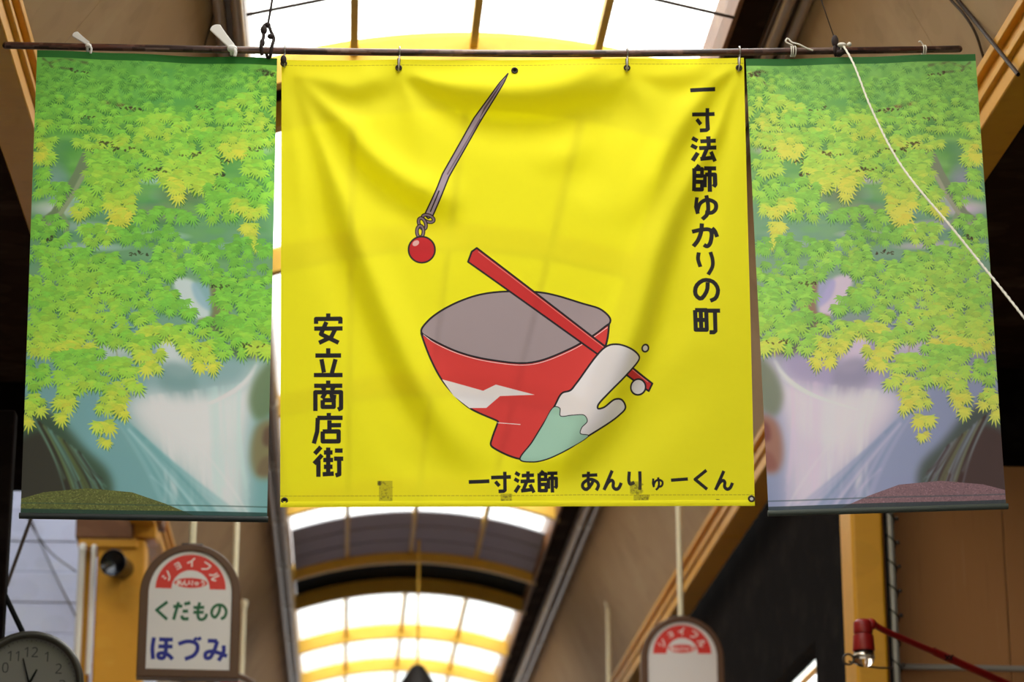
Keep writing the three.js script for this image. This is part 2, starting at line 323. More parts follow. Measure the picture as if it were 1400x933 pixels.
// folds: each is the dark line of a crease in picture pixels, with its half width and its strength
const creases = [
  ['552,104 590,126 640,143 700,150 770,144 820,124 850,104', 22, 1.0], ['404,100 440,120 480,133 515,122 538,104', 13, 0.55], ['868,104 910,116 950,114 990,102', 12, 0.4],
  ['398,98 430,142 462,182 492,224 545,268 590,292 640,300', 15, 1.05], ['396,106 414,152 436,217 461,312 490,388 522,468 562,552 604,614 660,660', 17, 1.0],
  ['392,120 402,220 412,340', 12, 0.35], ['1004,98 984,120 960,156 926,213 900,270 868,330', 15, 0.8], ['1008,110 985,190 950,262 928,310 908,374 880,470 820,590 740,664', 19, 1.0],
  ['852,104 830,150 790,220 760,260', 22, 0.35], ['480,470 540,600 600,650', 12, 0.25], ['700,640 790,640 880,560 940,470', 22, 0.3], ['545,108 560,200 575,300', 16, 0.25],
].map(([s, w, a]) => { const p = new THREE.CatmullRomCurve3(s.split(' ').map((t) => { const [px, py] = t.split(',').map(Number); return V(px, py, 0); }), false, 'centripetal').getPoints(36); return { p, w, a }; });
function fold(px, py) {
  let h = 0;
  for (const { p, w, a } of creases) {
    let best = 1e9, sign = 1, tt = 0;
    for (let i = 0; i + 1 < p.length; i++) {
      const ax = p[i].x, ay = p[i].y, dx = p[i + 1].x - ax, dy = p[i + 1].y - ay, t = Math.min(1, Math.max(0, ((px - ax) * dx + (py - ay) * dy) / (dx * dx + dy * dy)));
      const ex = px - ax - t * dx, ey = py - ay - t * dy, d = ex * ex + ey * ey;
      if (d < best) { best = d; sign = Math.sign(dx * ey - dy * ex) * (dx >= 0 ? 1 : -1) || 1; tt = (i + t) / (p.length - 1); }
    }
    const ww = w * (0.35 + 0.95 * Math.min(1, tt * 3)) * (0.8 + 0.5 * tt), d = Math.sqrt(best) / ww;
    if (d < 3.2) h -= a * ww * 0.0026 * 1.3 * sign * d * Math.exp(-d * d / 1.4) * Math.min(1, (1 - tt) * 4) * Math.min(1, tt * 22);
  }
  return h;
}
const FN = 200, foldGrid = (() => {                          // the folds sampled over the banner and softened
  let g = new Float32Array((FN + 1) ** 2);
  for (let j = 0; j <= FN; j++) for (let i = 0; i <= FN; i++) { const u = i / FN, v = j / FN; g[j * (FN + 1) + i] = fold(385 - 2 * v + (632 + 17 * v) * u, 81 + 610 * v); }
  for (let pass = 0; pass < 3; pass++) {
    const o = new Float32Array(g.length);
    for (let j = 0; j <= FN; j++) for (let i = 0; i <= FN; i++) { let t = 0, n = 0; for (let b = -1; b <= 1; b++) for (let a = -1; a <= 1; a++) { const y = j + b, x = i + a; if (x >= 0 && y >= 0 && x <= FN && y <= FN) { t += g[y * (FN + 1) + x]; n++; } } o[j * (FN + 1) + i] = t / n; }
    g = o;
  }
  return g;
})();
function foldAt(u, v) { const x = Math.min(0.9999, Math.max(0, u)) * FN, y = Math.min(0.9999, Math.max(0, v)) * FN, i = x | 0, j = y | 0, a = x - i, b = y - j, k = j * (FN + 1) + i; return (foldGrid[k] * (1 - a) + foldGrid[k + 1] * a) * (1 - b) + (foldGrid[k + FN + 1] * (1 - a) + foldGrid[k + FN + 2] * a) * b; }
{
  const b = thing('banner', 'bright yellow shop street banner with black lettering, a red bowl and a long needle', 'banner');
  const tl = at(385, 82, ZB), tr = at(1017, 79, ZB), br = at(1032, 691, ZB), bl = at(383, 693, ZB);
  const mat = phys({ map: texture(bannerPrint()), roughness: 0.9, transmission: 0.22, thickness: 0, side: THREE.DoubleSide });
  const hooksU = [0.006, 0.253, 0.747, 0.988];
  const topSag = (u) => { let s = 0; for (let k = 0; k < 3; k++) { const a = hooksU[k], c = hooksU[k + 1]; if (u > a && u < c) { const t = (u - a) / (c - a); s = 4 * t * (1 - t) * (c - a) * 0.012; } } return s; };
  const g = cloth(tl, tr, br, bl, 220, 220, (u, v) => { return [0, -topSag(u) * (1 - v) ** 8, foldAt(u, v) + 0.006 * Math.sin(u * 9 + v * 4) * Math.sin(v * 7)]; });
  mesh('cloth', g, mat, b);
  const hem = cloth(at(384, 686, ZB + 0.004), at(1031, 684, ZB + 0.004), at(1032, 692, ZB + 0.006), at(383, 694, ZB + 0.006), 60, 2, (u, v) => 0.004 * Math.sin(v * Math.PI));
  mesh('hem', hem, phys({ color: '#fbf000', roughness: 0.9, transmission: 0.15, thickness: 0, side: THREE.DoubleSide }), b);
  for (const [px, py] of [[388, 87], [545, 93], [703, 97], [857, 93], [1010, 93], [389, 685], [1027, 682]]) {
    const t = new THREE.TorusGeometry(0.0095, 0.0035, 8, 20), p = at(px, py, ZB + 0.016);
    const u = (px - 385) / 632, v = (py - 81) / 610; { const l = foldAt(u, v) + 0.006 * Math.sin(u * 9 + v * 4) * Math.sin(v * 7); const w = at(px, py, ZB); p.set(w.x, w.y - 0.36 * l - 0.002, ZB + 0.006 + l); }
    mesh('grommet', t.translate(p.x, p.y, p.z), M.brass, b);
    const hole = new THREE.CircleGeometry(0.007, 16).translate(p.x, p.y, p.z);
    mesh('eyelet', hole, px === 857 || px === 1027 ? M.whiteCloth : M.black, b);
  }
}
// --- printed side curtains: maple boughs over a waterfall, one the mirror image of the other
function forestPrint(warm) {
  const w = 1040, h = 1960, c = canvas(w, h), x = c.getContext('2d');
  seed = 99;
  const q = (px, py) => { const v = (py - 76) / 634; return [(px - (52 - 24 * v)) / (326 + 11 * v) * w, v * h]; }, S = w / 332;
  const P = (s) => s.split(' ').map((t) => q(...t.split(',').map(Number)));
  const tint = (r, g, b, a = 1) => {
    if (warm) { const leafy = g > r * 1.1 && g > b * 1.15 || (r > 150 && b < 110); [r, g, b] = leafy ? [r * 1.06 + 12, g * 1.0 + 4, b * 1.05 + 16] : [r * 1.1 + 16, g * 0.87 + 8, b * 1.04 + 10]; }
    [r, g, b] = [r * 1.16, g * 1.17, b * 1.16];
    return `rgba(${Math.min(255, r) | 0},${Math.min(255, g) | 0},${Math.min(255, b) | 0},${a})`;
  };
  const lg = x.createLinearGradient(0, 0, 0, h);
  for (const [t, r, g, b] of [[0, 92, 160, 62], [0.2, 104, 172, 72], [0.33, 100, 156, 104], [0.5, 116, 160, 120], [0.66, 120, 162, 152], [0.85, 112, 162, 162], [1, 100, 148, 150]]) lg.addColorStop(t, tint(r, g, b));
  x.fillStyle = lg; x.fillRect(0, 0, w, h);
  function blob(px, py, rx, ry, col, a, turn = 0) {
    const [u, v] = q(px, py); x.save(); x.translate(u, v); x.rotate(turn); x.scale(rx * S, ry * S);
    const g = x.createRadialGradient(0, 0, 0, 0, 0, 1); g.addColorStop(0, tint(...col, a)); g.addColorStop(0.55, tint(...col, a * 0.6)); g.addColorStop(1, tint(...col, 0));
    x.fillStyle = g; x.fillRect(-1, -1, 2, 2); x.restore();
  }
  function patch(s, col, a, blur, curved = true) {
    let p = P(s); if (curved) p = new THREE.CatmullRomCurve3(p.map(([u, v]) => V(u, v, 0)), true, 'centripetal').getPoints(p.length * 6).map((k) => [k.x, k.y]);
    x.filter = `blur(${blur}px)`; x.beginPath(); p.forEach((k, i) => (i ? x.lineTo(...k) : x.moveTo(...k))); x.closePath(); x.fillStyle = tint(...col, a); x.fill(); x.filter = 'none';
  }
  const many = (n, x0, x1, y0, y1, s0, s1, cols, a) => { for (let i = 0; i < n; i++) blob(rr(x0, x1), rr(y0, y1), rr(s0, s1), rr(s0, s1) * 0.4, cols[(rnd() * cols.length) | 0], a); };
  many(200, 30, 380, 70, 330, 12, 40, [[70, 138, 54], [128, 196, 78], [84, 158, 76], [112, 182, 80], [136, 198, 92]], 0.45);
  many(110, 30, 380, 200, 470, 10, 34, [[78, 132, 100], [130, 172, 146], [92, 148, 118], [120, 176, 96]], 0.42);
  for (const b of [[66, 240, 34, 44, [88, 140, 104], 0.8], [75, 300, 46, 15, [204, 208, 210], 0.95], [98, 282, 44, 12, [178, 204, 204], 0.8], [75, 262, 26, 30, [134, 166, 170], 0.8], [115, 322, 56, 10, [160, 184, 184], 0.8], [208, 254, 34, 9, [176, 208, 212], 0.9], [225, 300, 56, 16, [128, 142, 108], 0.9], [250, 275, 44, 20, [104, 126, 84], 0.85], [225, 332, 40, 7, [196, 216, 222], 0.7], [330, 345, 40, 8, [176, 204, 208], 0.6], [350, 208, 30, 9, [196, 200, 206], 0.6], [130, 350, 56, 7, [186, 206, 226], 0.7], [92, 374, 22, 8, [182, 216, 232], 0.8], [165, 455, 44, 26, [116, 162, 176], 0.95], [125, 495, 40, 20, [214, 218, 222], 0.7], [165, 490, 30, 28, [214, 218, 220], 0.7], [340, 485, 44, 16, [84, 84, 52], 0.9]]) blob(...b);
  patch('236,392 262,392 286,440 272,446 250,430 240,410', [206, 216, 224], 0.9, 7); patch('262,396 284,398 286,432 268,420', [140, 178, 192], 0.8, 6); patch('288,390 306,388 310,450 286,470 270,446 288,440', [128, 122, 82], 0.85, 6);
  // trunk, twigs
  x.lineCap = 'round'; x.filter = 'blur(2px)';
  for (const [s, lw, col] of [['88,345 92,320 80,300', 7, [124, 154, 108]], ['58,322 76,308 92,280 108,250 120,222', 15, [112, 134, 96]], ['66,322 84,304 99,280 115,248', 6, [142, 158, 120]], ['140,146 165,150 186,156', 5, [104, 102, 60]], ['60,97 90,88 120,92', 3.5, [84, 112, 54]], ['60,88 72,100 100,102', 3, [84, 112, 54]], ['365,97 352,112 345,118', 2, [96, 96, 60]], ['150,450 156,470 160,500', 1.5, [150, 164, 130]], ['348,96 358,94 372,98', 4, [60, 66, 34]]]) { const p = P(s); x.beginPath(); p.forEach((a, i) => (i ? x.lineTo(...a) : x.moveTo(...a))); x.strokeStyle = tint(...col); x.lineWidth = lw * S; x.stroke(); }
  x.filter = 'none';
  // the fall and the pool
  patch('20,540 380,520 380,720 20,720', [118, 164, 168], 0.95, 30, false);
  patch('205,485 232,462 252,476 268,520 290,500 340,505 330,530 280,545 235,555 200,540', [142, 172, 176], 0.9, 12);
  patch('216,470 236,462 246,490 262,520 230,520', [214, 220, 224], 0.85, 14); patch('225,505 262,512 268,545 238,552 218,535', [118, 152, 152], 0.75, 12);
  const streak = (s, width, col, a) => { const p = P(s); x.beginPath(); x.moveTo(...p[0]); x.quadraticCurveTo(...p[1], ...p[2]); x.strokeStyle = tint(...col, a); x.lineWidth = width * S; x.stroke(); };
  patch('350,500 338,530 290,545 240,556 190,545 170,560 200,610 250,650 285,690 300,712 330,712 338,650 342,590 356,540 366,508', [238, 226, 224], 0.92, 34);
  patch('350,506 330,536 270,552 200,552 200,575 230,600 270,625 318,600 330,560', [248, 234, 230], 0.95, 24);
  x.filter = 'blur(4px)';
  for (let i = 0; i < 46; i++) { const k = rnd(); streak(`${200 + k * 130},${552 - k * 20} ${225 + k * 100},${600 + rr(-10, 10)} ${225 + k * 110 + rr(-14, 14)},${rr(640, 712)}`, rr(2, 7), k < 0.6 ? [246, 236, 234] : [196, 218, 218], 0.2); }
  for (let i = 0; i < 44; i++) { const k = rnd(); streak(`${135 + k * 70},${555 + k * 60} ${190 + k * 60},${610 + k * 40} ${230 + k * 110},712`, rr(2, 8), rnd() < 0.5 ? [92, 148, 156] : [178, 210, 212], 0.2); }
  for (let i = 0; i < 30; i++) { const k = rnd(); streak(`${352 - k * 12},${500 + k * 30} ${330 - k * 20},${545 + k * 10} ${290 - k * 60},${556 + k * 20}`, rr(2, 5), [252, 244, 240], 0.1); }
  streak('255,600 300,640 340,705', 3, [228, 232, 232], 0.5); streak('175,595 220,640 270,700', 3, [196, 222, 226], 0.5); streak('205,655 250,690 262,712', 2, [186, 214, 218], 0.4);
  x.filter = 'none';
  // rocks
  patch('350,520 372,500 380,560 352,580 340,556', [104, 124, 88], 0.9, 12); patch('352,585 376,578 378,650 352,655 342,630', [128, 118, 82], 0.95, 12); patch('362,590 378,585 378,612 360,612', [92, 66, 54], 0.8, 8); patch('358,630 374,626 370,650 352,650', [100, 72, 58], 0.5, 8);
  patch('20,560 70,575 115,620 150,655 150,690 20,700', [56, 74, 52], 0.9, 16); patch('20,620 60,600 96,640 120,676 20,690', [50, 42, 32], 0.8, 12);
  x.filter = 'blur(3px)';
  for (let i = 0; i < 80; i++) { const k = rnd(); streak(`${42 + k * 70},${580 + k * 50} ${70 + k * 60},${625 + k * 30} ${85 + k * 60},${rr(660, 690)}`, rr(1, 4), [[44, 36, 28], [112, 162, 148], [96, 112, 62], [58, 64, 44]][(rnd() * 4) | 0], 0.36); }
  x.filter = 'none';
  { const p = P('20,690 60,679 120,673 180,677 225,691 262,705 290,718 20,718'); x.save(); x.beginPath(); p.forEach((a, i) => (i ? x.lineTo(...a) : x.moveTo(...a))); x.closePath(); const R = warm ? [[104, 104, 92], [78, 78, 70], [124, 124, 106], [140, 138, 124]] : [[92, 96, 44], [62, 62, 28], [124, 132, 60], [146, 146, 90]]; x.fillStyle = tint(...R[0]); x.fill(); x.clip();
    for (let i = 0; i < 2600; i++) { const [u, v] = q(rr(20, 300), rr(668, 714)), k = rnd(); x.fillStyle = k < 0.4 ? tint(...R[1], 0.5) : k < 0.8 ? tint(...R[2], 0.5) : tint(...R[3], 0.45); x.fillRect(u, v, rr(2, 8), rr(2, 6)); } x.restore(); }
  // maple leaves, drawn one by one, hanging in tiers
  function leaf(px, py, size, turn, col, a, wide) {
    const [u, v] = q(px, py); x.save(); x.translate(u, v); x.rotate(turn); x.scale(size * S * wide, size * S);
    x.beginPath(); x.moveTo(-0.12, -0.1);
    const lobes = [[-1.45, 0.62], [-0.92, 0.95], [-0.42, 1.0], [0, 1.15], [0.42, 1.0], [0.92, 0.95], [1.45, 0.62]];
    lobes.forEach(([t, l], i) => { x.quadraticCurveTo(Math.sin(t - 0.14) * l * 0.62, Math.cos(t - 0.14) * l * 0.62, Math.sin(t) * l, Math.cos(t) * l); x.quadraticCurveTo(Math.sin(t + 0.14) * l * 0.62, Math.cos(t + 0.14) * l * 0.62, Math.sin(t + 0.24) * 0.42, Math.cos(t + 0.24) * 0.42); });
    x.lineTo(0.12, -0.1); x.closePath(); x.fillStyle = tint(...col, a); x.fill();
    x.strokeStyle = tint(Math.min(255, col[0] * 1.1), Math.min(255, col[1] * 1.08), col[2], 0.5 * a); x.lineWidth = 0.045; x.beginPath(); for (const t of [-0.9, -0.4, 0, 0.4, 0.9]) { x.moveTo(0, 0); x.lineTo(Math.sin(t) * 0.85, Math.cos(t) * 0.85); } x.stroke();
    x.restore();
  }
  const tones = [[98, 166, 68], [126, 196, 70], [166, 212, 72], [212, 218, 74]];
  const boughs = [ // centre, half size, leaves, tone 0 to 3, leaf size
    [215, 105, 175, 30, 200, 0.5, 9], [230, 130, 165, 34, 200, 0.9, 9], [110, 130, 66, 30, 80, 0.8, 10], [350, 105, 36, 14, 26, 1.4, 9],
    [95, 160, 50, 26, 60, 1.1, 11], [60, 160, 16, 40, 30, 0.7, 11], [190, 168, 60, 22, 60, 1.2, 11], [345, 150, 46, 26, 60, 1.9, 12], [280, 165, 50, 20, 50, 1.3, 11], [235, 178, 50, 20, 50, 1.8, 12], [300, 195, 66, 14, 50, 1.3, 12], [345, 192, 40, 12, 30, 1.9, 12],
    [135, 200, 34, 12, 26, 1.9, 12], [185, 198, 26, 10, 20, 1.9, 12], [62, 205, 14, 34, 26, 1.8, 12], [56, 216, 6, 14, 7, 2.7, 12], [58, 262, 12, 20, 16, 1.2, 12], [80, 275, 12, 18, 12, 1, 11],
    [210, 210, 46, 12, 34, 1.5, 12], [150, 226, 30, 16, 34, 1.3, 12], [180, 235, 34, 16, 34, 1.5, 12], [140, 246, 24, 14, 26, 1.7, 13], [125, 280, 22, 20, 26, 1.5, 12], [108, 298, 10, 8, 6, 2.5, 12], [160, 262, 28, 16, 26, 1.7, 13], [165, 285, 24, 14, 18, 2.3, 14], [160, 306, 14, 14, 10, 2.9, 15],
    [265, 225, 40, 18, 40, 1.8, 14], [255, 245, 36, 18, 32, 2.1, 15], [280, 255, 18, 14, 12, 2.2, 15], [243, 262, 12, 16, 10, 2.8, 15], [320, 205, 16, 14, 12, 2.6, 15], [350, 225, 22, 18, 16, 1.5, 15], [320, 265, 40, 20, 34, 1.1, 13], [300, 285, 26, 22, 24, 1.1, 13], [358, 265, 16, 20, 14, 1.2, 13],
    [325, 285, 14, 10, 8, 2.4, 14], [350, 292, 14, 10, 8, 2.4, 14], [342, 316, 9, 10, 5, 2.7, 14], [346, 336, 6, 6, 3, 2.8, 15],
    [70, 325, 32, 20, 36, 0.9, 12], [135, 330, 36, 14, 28, 1.5, 12], [225, 305, 40, 14, 30, 0.9, 12], [205, 330, 40, 14, 30, 0.7, 11], [255, 352, 40, 16, 36, 1.3, 12], [225, 370, 36, 14, 28, 1.1, 12], [320, 345, 50, 18, 46, 0.7, 11],
    [90, 362, 50, 18, 46, 1.2, 12], [140, 372, 40, 18, 36, 1.3, 13], [190, 385, 44, 16, 40, 1.2, 13], [320, 380, 56, 18, 46, 1.0, 12], [80, 395, 46, 18, 46, 1.5, 13], [130, 402, 46, 20, 46, 1.6, 13], [195, 412, 46, 16, 44, 1.3, 13], [240, 428, 26, 12, 18, 1.0, 13], [335, 410, 44, 20, 46, 1.0, 13],
    [75, 425, 44, 20, 44, 1.3, 13], [125, 432, 44, 16, 36, 1.8, 13], [180, 440, 34, 10, 20, 1.5, 13], [340, 435, 38, 18, 36, 1.1, 13], [300, 452, 40, 14, 28, 1.1, 13], [345, 460, 34, 20, 34, 1.4, 13], [310, 480, 28, 12, 18, 1.3, 13],
    [70, 460, 44, 18, 40, 1.7, 14], [130, 462, 44, 14, 34, 1.8, 13], [215, 462, 24, 12, 18, 2.3, 14], [250, 462, 26, 10, 16, 1.8, 13], [265, 480, 22, 12, 14, 2.4, 14], [278, 498, 12, 10, 8, 2.8, 14], [290, 506, 6, 5, 3, 2.9, 14],
    [175, 472, 36, 10, 24, 1.5, 13], [100, 482, 30, 12, 20, 2.5, 14], [60, 480, 26, 14, 20, 2.2, 14], [200, 490, 22, 10, 12, 2.4, 14], [110, 505, 40, 18, 36, 1.3, 14], [165, 510, 30, 12, 20, 1.7, 14], [208, 512, 10, 10, 6, 2.8, 14],
    [95, 530, 22, 16, 18, 1.8, 15], [50, 520, 16, 20, 16, 1.3, 13], [130, 528, 20, 12, 12, 1.8, 14], [168, 540, 22, 14, 16, 2.2, 14], [90, 560, 10, 14, 7, 2.6, 15], [84, 578, 5, 6, 3, 2.8, 14], [48, 560, 12, 14, 9, 2.2, 14], [40, 580, 5, 8, 4, 2.8, 14],
    [148, 562, 14, 10, 8, 2.4, 15], [168, 570, 8, 8, 4, 2.8, 15], [142, 590, 13, 7, 6, 2.8, 15], [143, 608, 4, 4, 2, 2.9, 13], [350, 478, 8, 6, 3, 2.2, 16], [366, 486, 5, 8, 3, 2.5, 16],
  ];
  boughs.forEach(([cx, cy, rx, ry, n, tone, s], bi) => {
    if (bi > 3 && n > 14) { blob(cx, cy + ry * 0.7, rx * 0.9, ry * 0.6, [60, 104, 56], 0.42); }
    const L = []; for (let i = 0; i < n * 1.25; i++) { const a = rr(0, 6.28), r = Math.sqrt(rnd()); L.push([cx + Math.cos(a) * r * rx, cy + Math.sin(a) * r * ry]); }
    L.sort((a, b) => a[1] - b[1]);
    for (const [px, py] of L) {
      const low = (py - cy) / ry, t = Math.max(0, Math.min(2.99, tone + low * 0.25 + rr(-0.35, 0.35))), i = t | 0, f = t - i, k = rr(0.93, 1.06);
      const col = tones[i].map((v, j) => (v * (1 - f) + tones[Math.min(3, i + 1)][j] * f) * k);
      const turn = (px - cx) / rx * -0.45 + rr(-0.3, 0.3), sz = s * rr(0.8, 1.15), wide = rr(0.75, 1.15);
      if (rnd() < 0.42) leaf(px + 0.6, py + 2.6, sz, turn, [52, 108, 44], 0.5, wide);
      leaf(px, py, sz, turn, col, bi < 4 ? 0.5 : 0.9, wide);
    }
  });
  // dark gaps between the tiers
  for (const [gx, gy, n, sp] of [[180, 155, 6, 16], [150, 205, 6, 14], [170, 212, 8, 26], [120, 170, 3, 10], [215, 240, 7, 18], [260, 216, 5, 14], [350, 208, 4, 12], [366, 98, 6, 8], [190, 358, 7, 14], [110, 104, 4, 14], [70, 340, 4, 8], [345, 480, 5, 16], [300, 400, 6, 12], [300, 244, 3, 6], [310, 225, 4, 10], [280, 150, 3, 14]])
    for (let i = 0; i < n * 2; i++) { const [u, v] = q(gx + rr(-sp, sp), gy + rr(-3, 3)); x.beginPath(); x.ellipse(u, v, rr(1, 3) * S, rr(0.6, 1.6) * S, rr(-1, 1), 0, 7); x.fillStyle = tint(50, 52, 28, 0.6); x.fill(); }
  // hems printed dark green at the top, dark at the foot
  x.fillStyle = tint(16, 84, 20, 0.85); x.fillRect(0, 0, w, 0.016 * h);
  x.fillStyle = tint(24, 54, 48, 0.8); x.fillRect(0, 0.985 * h, w, 0.015 * h);
  x.fillStyle = tint(40, 70, 60, 0.45); x.fillRect(0, 0.972 * h, w, 0.003 * h);
  return c;
}
function curtain(label, corners, warm) {
  const b = thing('printed_curtain', label, 'curtain');
  const t = texture(forestPrint(warm));
  if (warm) { t.wrapS = THREE.RepeatWrapping; t.repeat.x = -1; t.offset.x = 1; }
  const [tl, tr, br, bl] = corners.map(([px, py]) => at(px, py, ZB - 0.03)), wob = warm ? 1.7 : 0.4;
  mesh('cloth', cloth(tl, tr, br, bl, 60, 100, (u, v) => 0.006 * Math.sin(u * 7 + v * 3 + wob) * Math.sin(v * 5 + u * 2 + wob) + 0.004 * Math.sin(u * 16 + wob) * (1 - v)), phys({ map: t, roughness: 0.85, transmission: 0.22, thickness: 0, side: THREE.DoubleSide }), b);
  mesh('bottom_bar', [rod(bl.clone().add(V(-0.004, 0, 0.005)), br.clone().add(V(0.004, 0, 0.005)), 0.011, 10)], std({ color: warm ? '#3c4238' : '#141c18', roughness: 0.6 }), b);
}
curtain('long green curtain printed with maple boughs over a waterfall, left of the yellow banner', [[51, 69], [379, 80], [365, 711], [28, 706]], false);
curtain('long curtain with mirrored maple and waterfall print in warmer tones, right of the yellow banner', [[1019, 82], [1334, 73], [1376, 693], [1051, 703]], true);

// ------------------------------------------------------------------ pole, hooks, ties and ropes
const rust = (() => { const c = canvas(1024, 64), x = c.getContext('2d'); x.fillStyle = '#5d4038'; x.fillRect(0, 0, 1024, 64); for (let i = 0; i < 700; i++) { const k = rnd(); x.fillStyle = k < 0.45 ? `rgba(34,18,12,${rr(0.2, 0.7)})` : k < 0.8 ? `rgba(150,128,112,${rr(0.1, 0.5)})` : `rgba(96,44,22,${rr(0.2, 0.6)})`; x.fillRect(rr(0, 1024), rr(0, 64), rr(3, 60), rr(2, 14)); } return texture(c); })();
const polePts = [[8, 62, -8.86], [180, 65.5, -8.83], [360, 69, -8.81], [560, 72, -8.8], [760, 73.5, -8.8], [960, 72, -8.81], [1140, 69.5, -8.84], [1311, 67, -8.88]].map((a) => at(...a));
tag(mesh('hanging_pole', [tube(polePts, 0.0135, 80, 14), new THREE.SphereGeometry(0.0135, 12, 8).translate(...polePts[0].toArray()), new THREE.SphereGeometry(0.0135, 12, 8).translate(...polePts[7].toArray())], std({ map: rust, roughness: 0.35, metalness: 0.25 })), 'long rusty brown pole that carries the yellow banner and both curtains', 'pole');
const poleCurve = new THREE.CatmullRomCurve3(polePts);
function onPole(px) { let best, d = 1e9; for (let i = 0; i <= 600; i++) { const p = poleCurve.getPoint(i / 600), q = p.clone().project(camera), e = Math.abs((q.x + 1) / 2 * W - px); if (e < d) { d = e; best = p; } } return best; }
for (const [px, py, label] of [[389, 87, 'dark snap hook at the left top corner of the yellow banner'], [545, 93, 'steel hook holding the yellow banner at the eyelet above the needle ball'], [857, 93, 'steel hook holding the yellow banner at the bright eyelet left of the vertical writing'], [1010, 93, 'steel hook at the right top corner of the yellow banner']]) {
  const p = onPole(px), e = at(px, py, ZB + 0.02), h = thing('hook', label, 'hook', p), r = 0.0205;
  const c = e.clone().sub(p), pts = [];
  for (let i = 0; i <= 10; i++) { const a = -0.9 + i / 10 * 4.4; pts.push(V(0.002, Math.sin(a) * r, Math.cos(a) * r)); }
  pts.reverse(); pts.push(V(c.x * 0.6, c.y * 0.6, c.z + 0.006), V(c.x, c.y - 0.006, c.z + 0.008), V(c.x, c.y - 0.012, c.z - 0.004), V(c.x, c.y - 0.004, c.z - 0.014));
  mesh('wire_hook', tube(pts, 0.0032, 70, 8), M.steel, h);
  if (px < 400) mesh('snap', new THREE.SphereGeometry(0.014, 12, 10).scale(0.8, 1.25, 0.8).translate(c.x - 0.004, c.y + 0.012, c.z + 0.01), M.darkRope, h);
  else mesh('swivel', new THREE.CylinderGeometry(0.006, 0.006, 0.022, 10).translate(c.x * 0.7, c.y * 0.62, c.z * 0.8 + 0.004), M.steel, h);
}
function knotCloth(px, label, sx, tilt) {                    // a knotted strip of white cloth
  const p = onPole(px), k = thing('cloth_tie', label, 'tie', p, undefined);
  mesh('loop', new THREE.TorusGeometry(0.017, 0.005, 8, 18).rotateY(Math.PI / 2), M.whiteCloth, k);
  const s = new THREE.Shape(); s.moveTo(-0.012, 0); s.quadraticCurveTo(-0.016, 0.04, -0.02, 0.086); s.quadraticCurveTo(0, 0.098, 0.02, 0.08); s.quadraticCurveTo(0.012, 0.04, 0.01, 0); s.closePath();
  mesh('tail', new THREE.ExtrudeGeometry(s, { depth: 0.004, bevelSize: 0.003, bevelThickness: 0.003, bevelSegments: 2, steps: 1 }).scale(sx * 0.8, sx, 1).rotateZ(tilt).translate(0.002, 0.008, 0.014), M.whiteCloth, k);
  mesh('knot', new THREE.IcosahedronGeometry(0.014 * sx, 2).scale(1.2, 0.9, 0.9).translate(0.004, -0.002, 0.016), M.whiteCloth, k);
  mesh('end', tube([V(0.006, 0, 0.02), V(0.016, -0.016, 0.024), V(0.014, -0.034, 0.022)], 0.006 * sx, 12), M.whiteCloth, k);
}
knotCloth(121, 'small knotted strip of white cloth near the left pole end', 0.72, 0.95);
knotCloth(316, 'larger knotted strip of white cloth left of the dark hanging rope', 1.15, 0.72);
{
  const p = onPole(1084), k = thing('string_tie', 'white string tied in a bow on the pole, left of the long white rope', 'tie', p);
  mesh('loop', [0, 0.008, -0.006].map((d) => new THREE.TorusGeometry(0.0195, 0.0026, 6, 20).rotateY(Math.PI / 2 + d * 12).translate(d, 0, 0)), M.whiteRope, k);
  mesh('bow', tube([V(0, 0.018, 0.012), V(-0.028, 0.034, 0.014), V(-0.02, 0.046, 0.014), V(-0.004, 0.03, 0.016), V(0.02, 0.02, 0.022), V(0.05, 0.006, 0.02), V(0.075, -0.002, 0.018)], 0.0034, 40), M.whiteRope, k);
  const p2 = onPole(1262), k2 = thing('string_tie', 'thin white string looped round the pole near its right end', 'tie', p2);
  mesh('loop', [0, 0.006].map((d) => new THREE.TorusGeometry(0.0195, 0.0024, 6, 20).rotateY(Math.PI / 2 + d * 30).translate(d, -0.004, 0)), M.whiteRope, k2);
  mesh('end', tube([V(0, 0.014, 0.012), V(-0.012, 0.028, 0.014), V(-0.018, 0.024, 0.014)], 0.0024, 16), M.whiteRope, k2);
}
{
  const p = onPole(366), k = thing('hanging_rope', 'dark knotted rope holding the pole up beside the left curtain', 'rope', p);
  const top = at(373, -6, ZB).sub(p), up = V(top.x * 4.6, YG + 0.04 - p.y, -0.35);
  mesh('line', tube([V(-0.002, 0.1, 0.004), top, up], 0.0042, 24), M.darkRope, k);
  mesh('sling', [tube([V(-0.02, -0.022, 0.004), V(-0.024, 0.01, 0.02), V(-0.016, 0.05, 0.012), V(-0.018, 0.09, 0.01), V(-0.004, 0.105, 0.006), V(0.012, 0.07, 0.01), V(0.022, 0.045, 0.012), V(0.016, 0.006, 0.022), V(0.01, -0.026, 0.006), V(0, -0.02, -0.016), V(-0.01, 0.02, -0.018)], 0.0062, 90, 8)], M.darkRope, k);
  mesh('knot', [new THREE.IcosahedronGeometry(0.014, 2).scale(0.9, 1.3, 0.9).translate(-0.016, 0.078, 0.01), new THREE.IcosahedronGeometry(0.012, 2).scale(1.2, 0.9, 0.9).translate(0.012, 0.052, 0.012), new THREE.IcosahedronGeometry(0.011, 2).scale(0.9, 1.5, 0.9).translate(-0.02, 0.024, 0.016), new THREE.IcosahedronGeometry(0.011, 2).translate(-0.002, 0.1, 0.006)], M.darkRope, k);
}
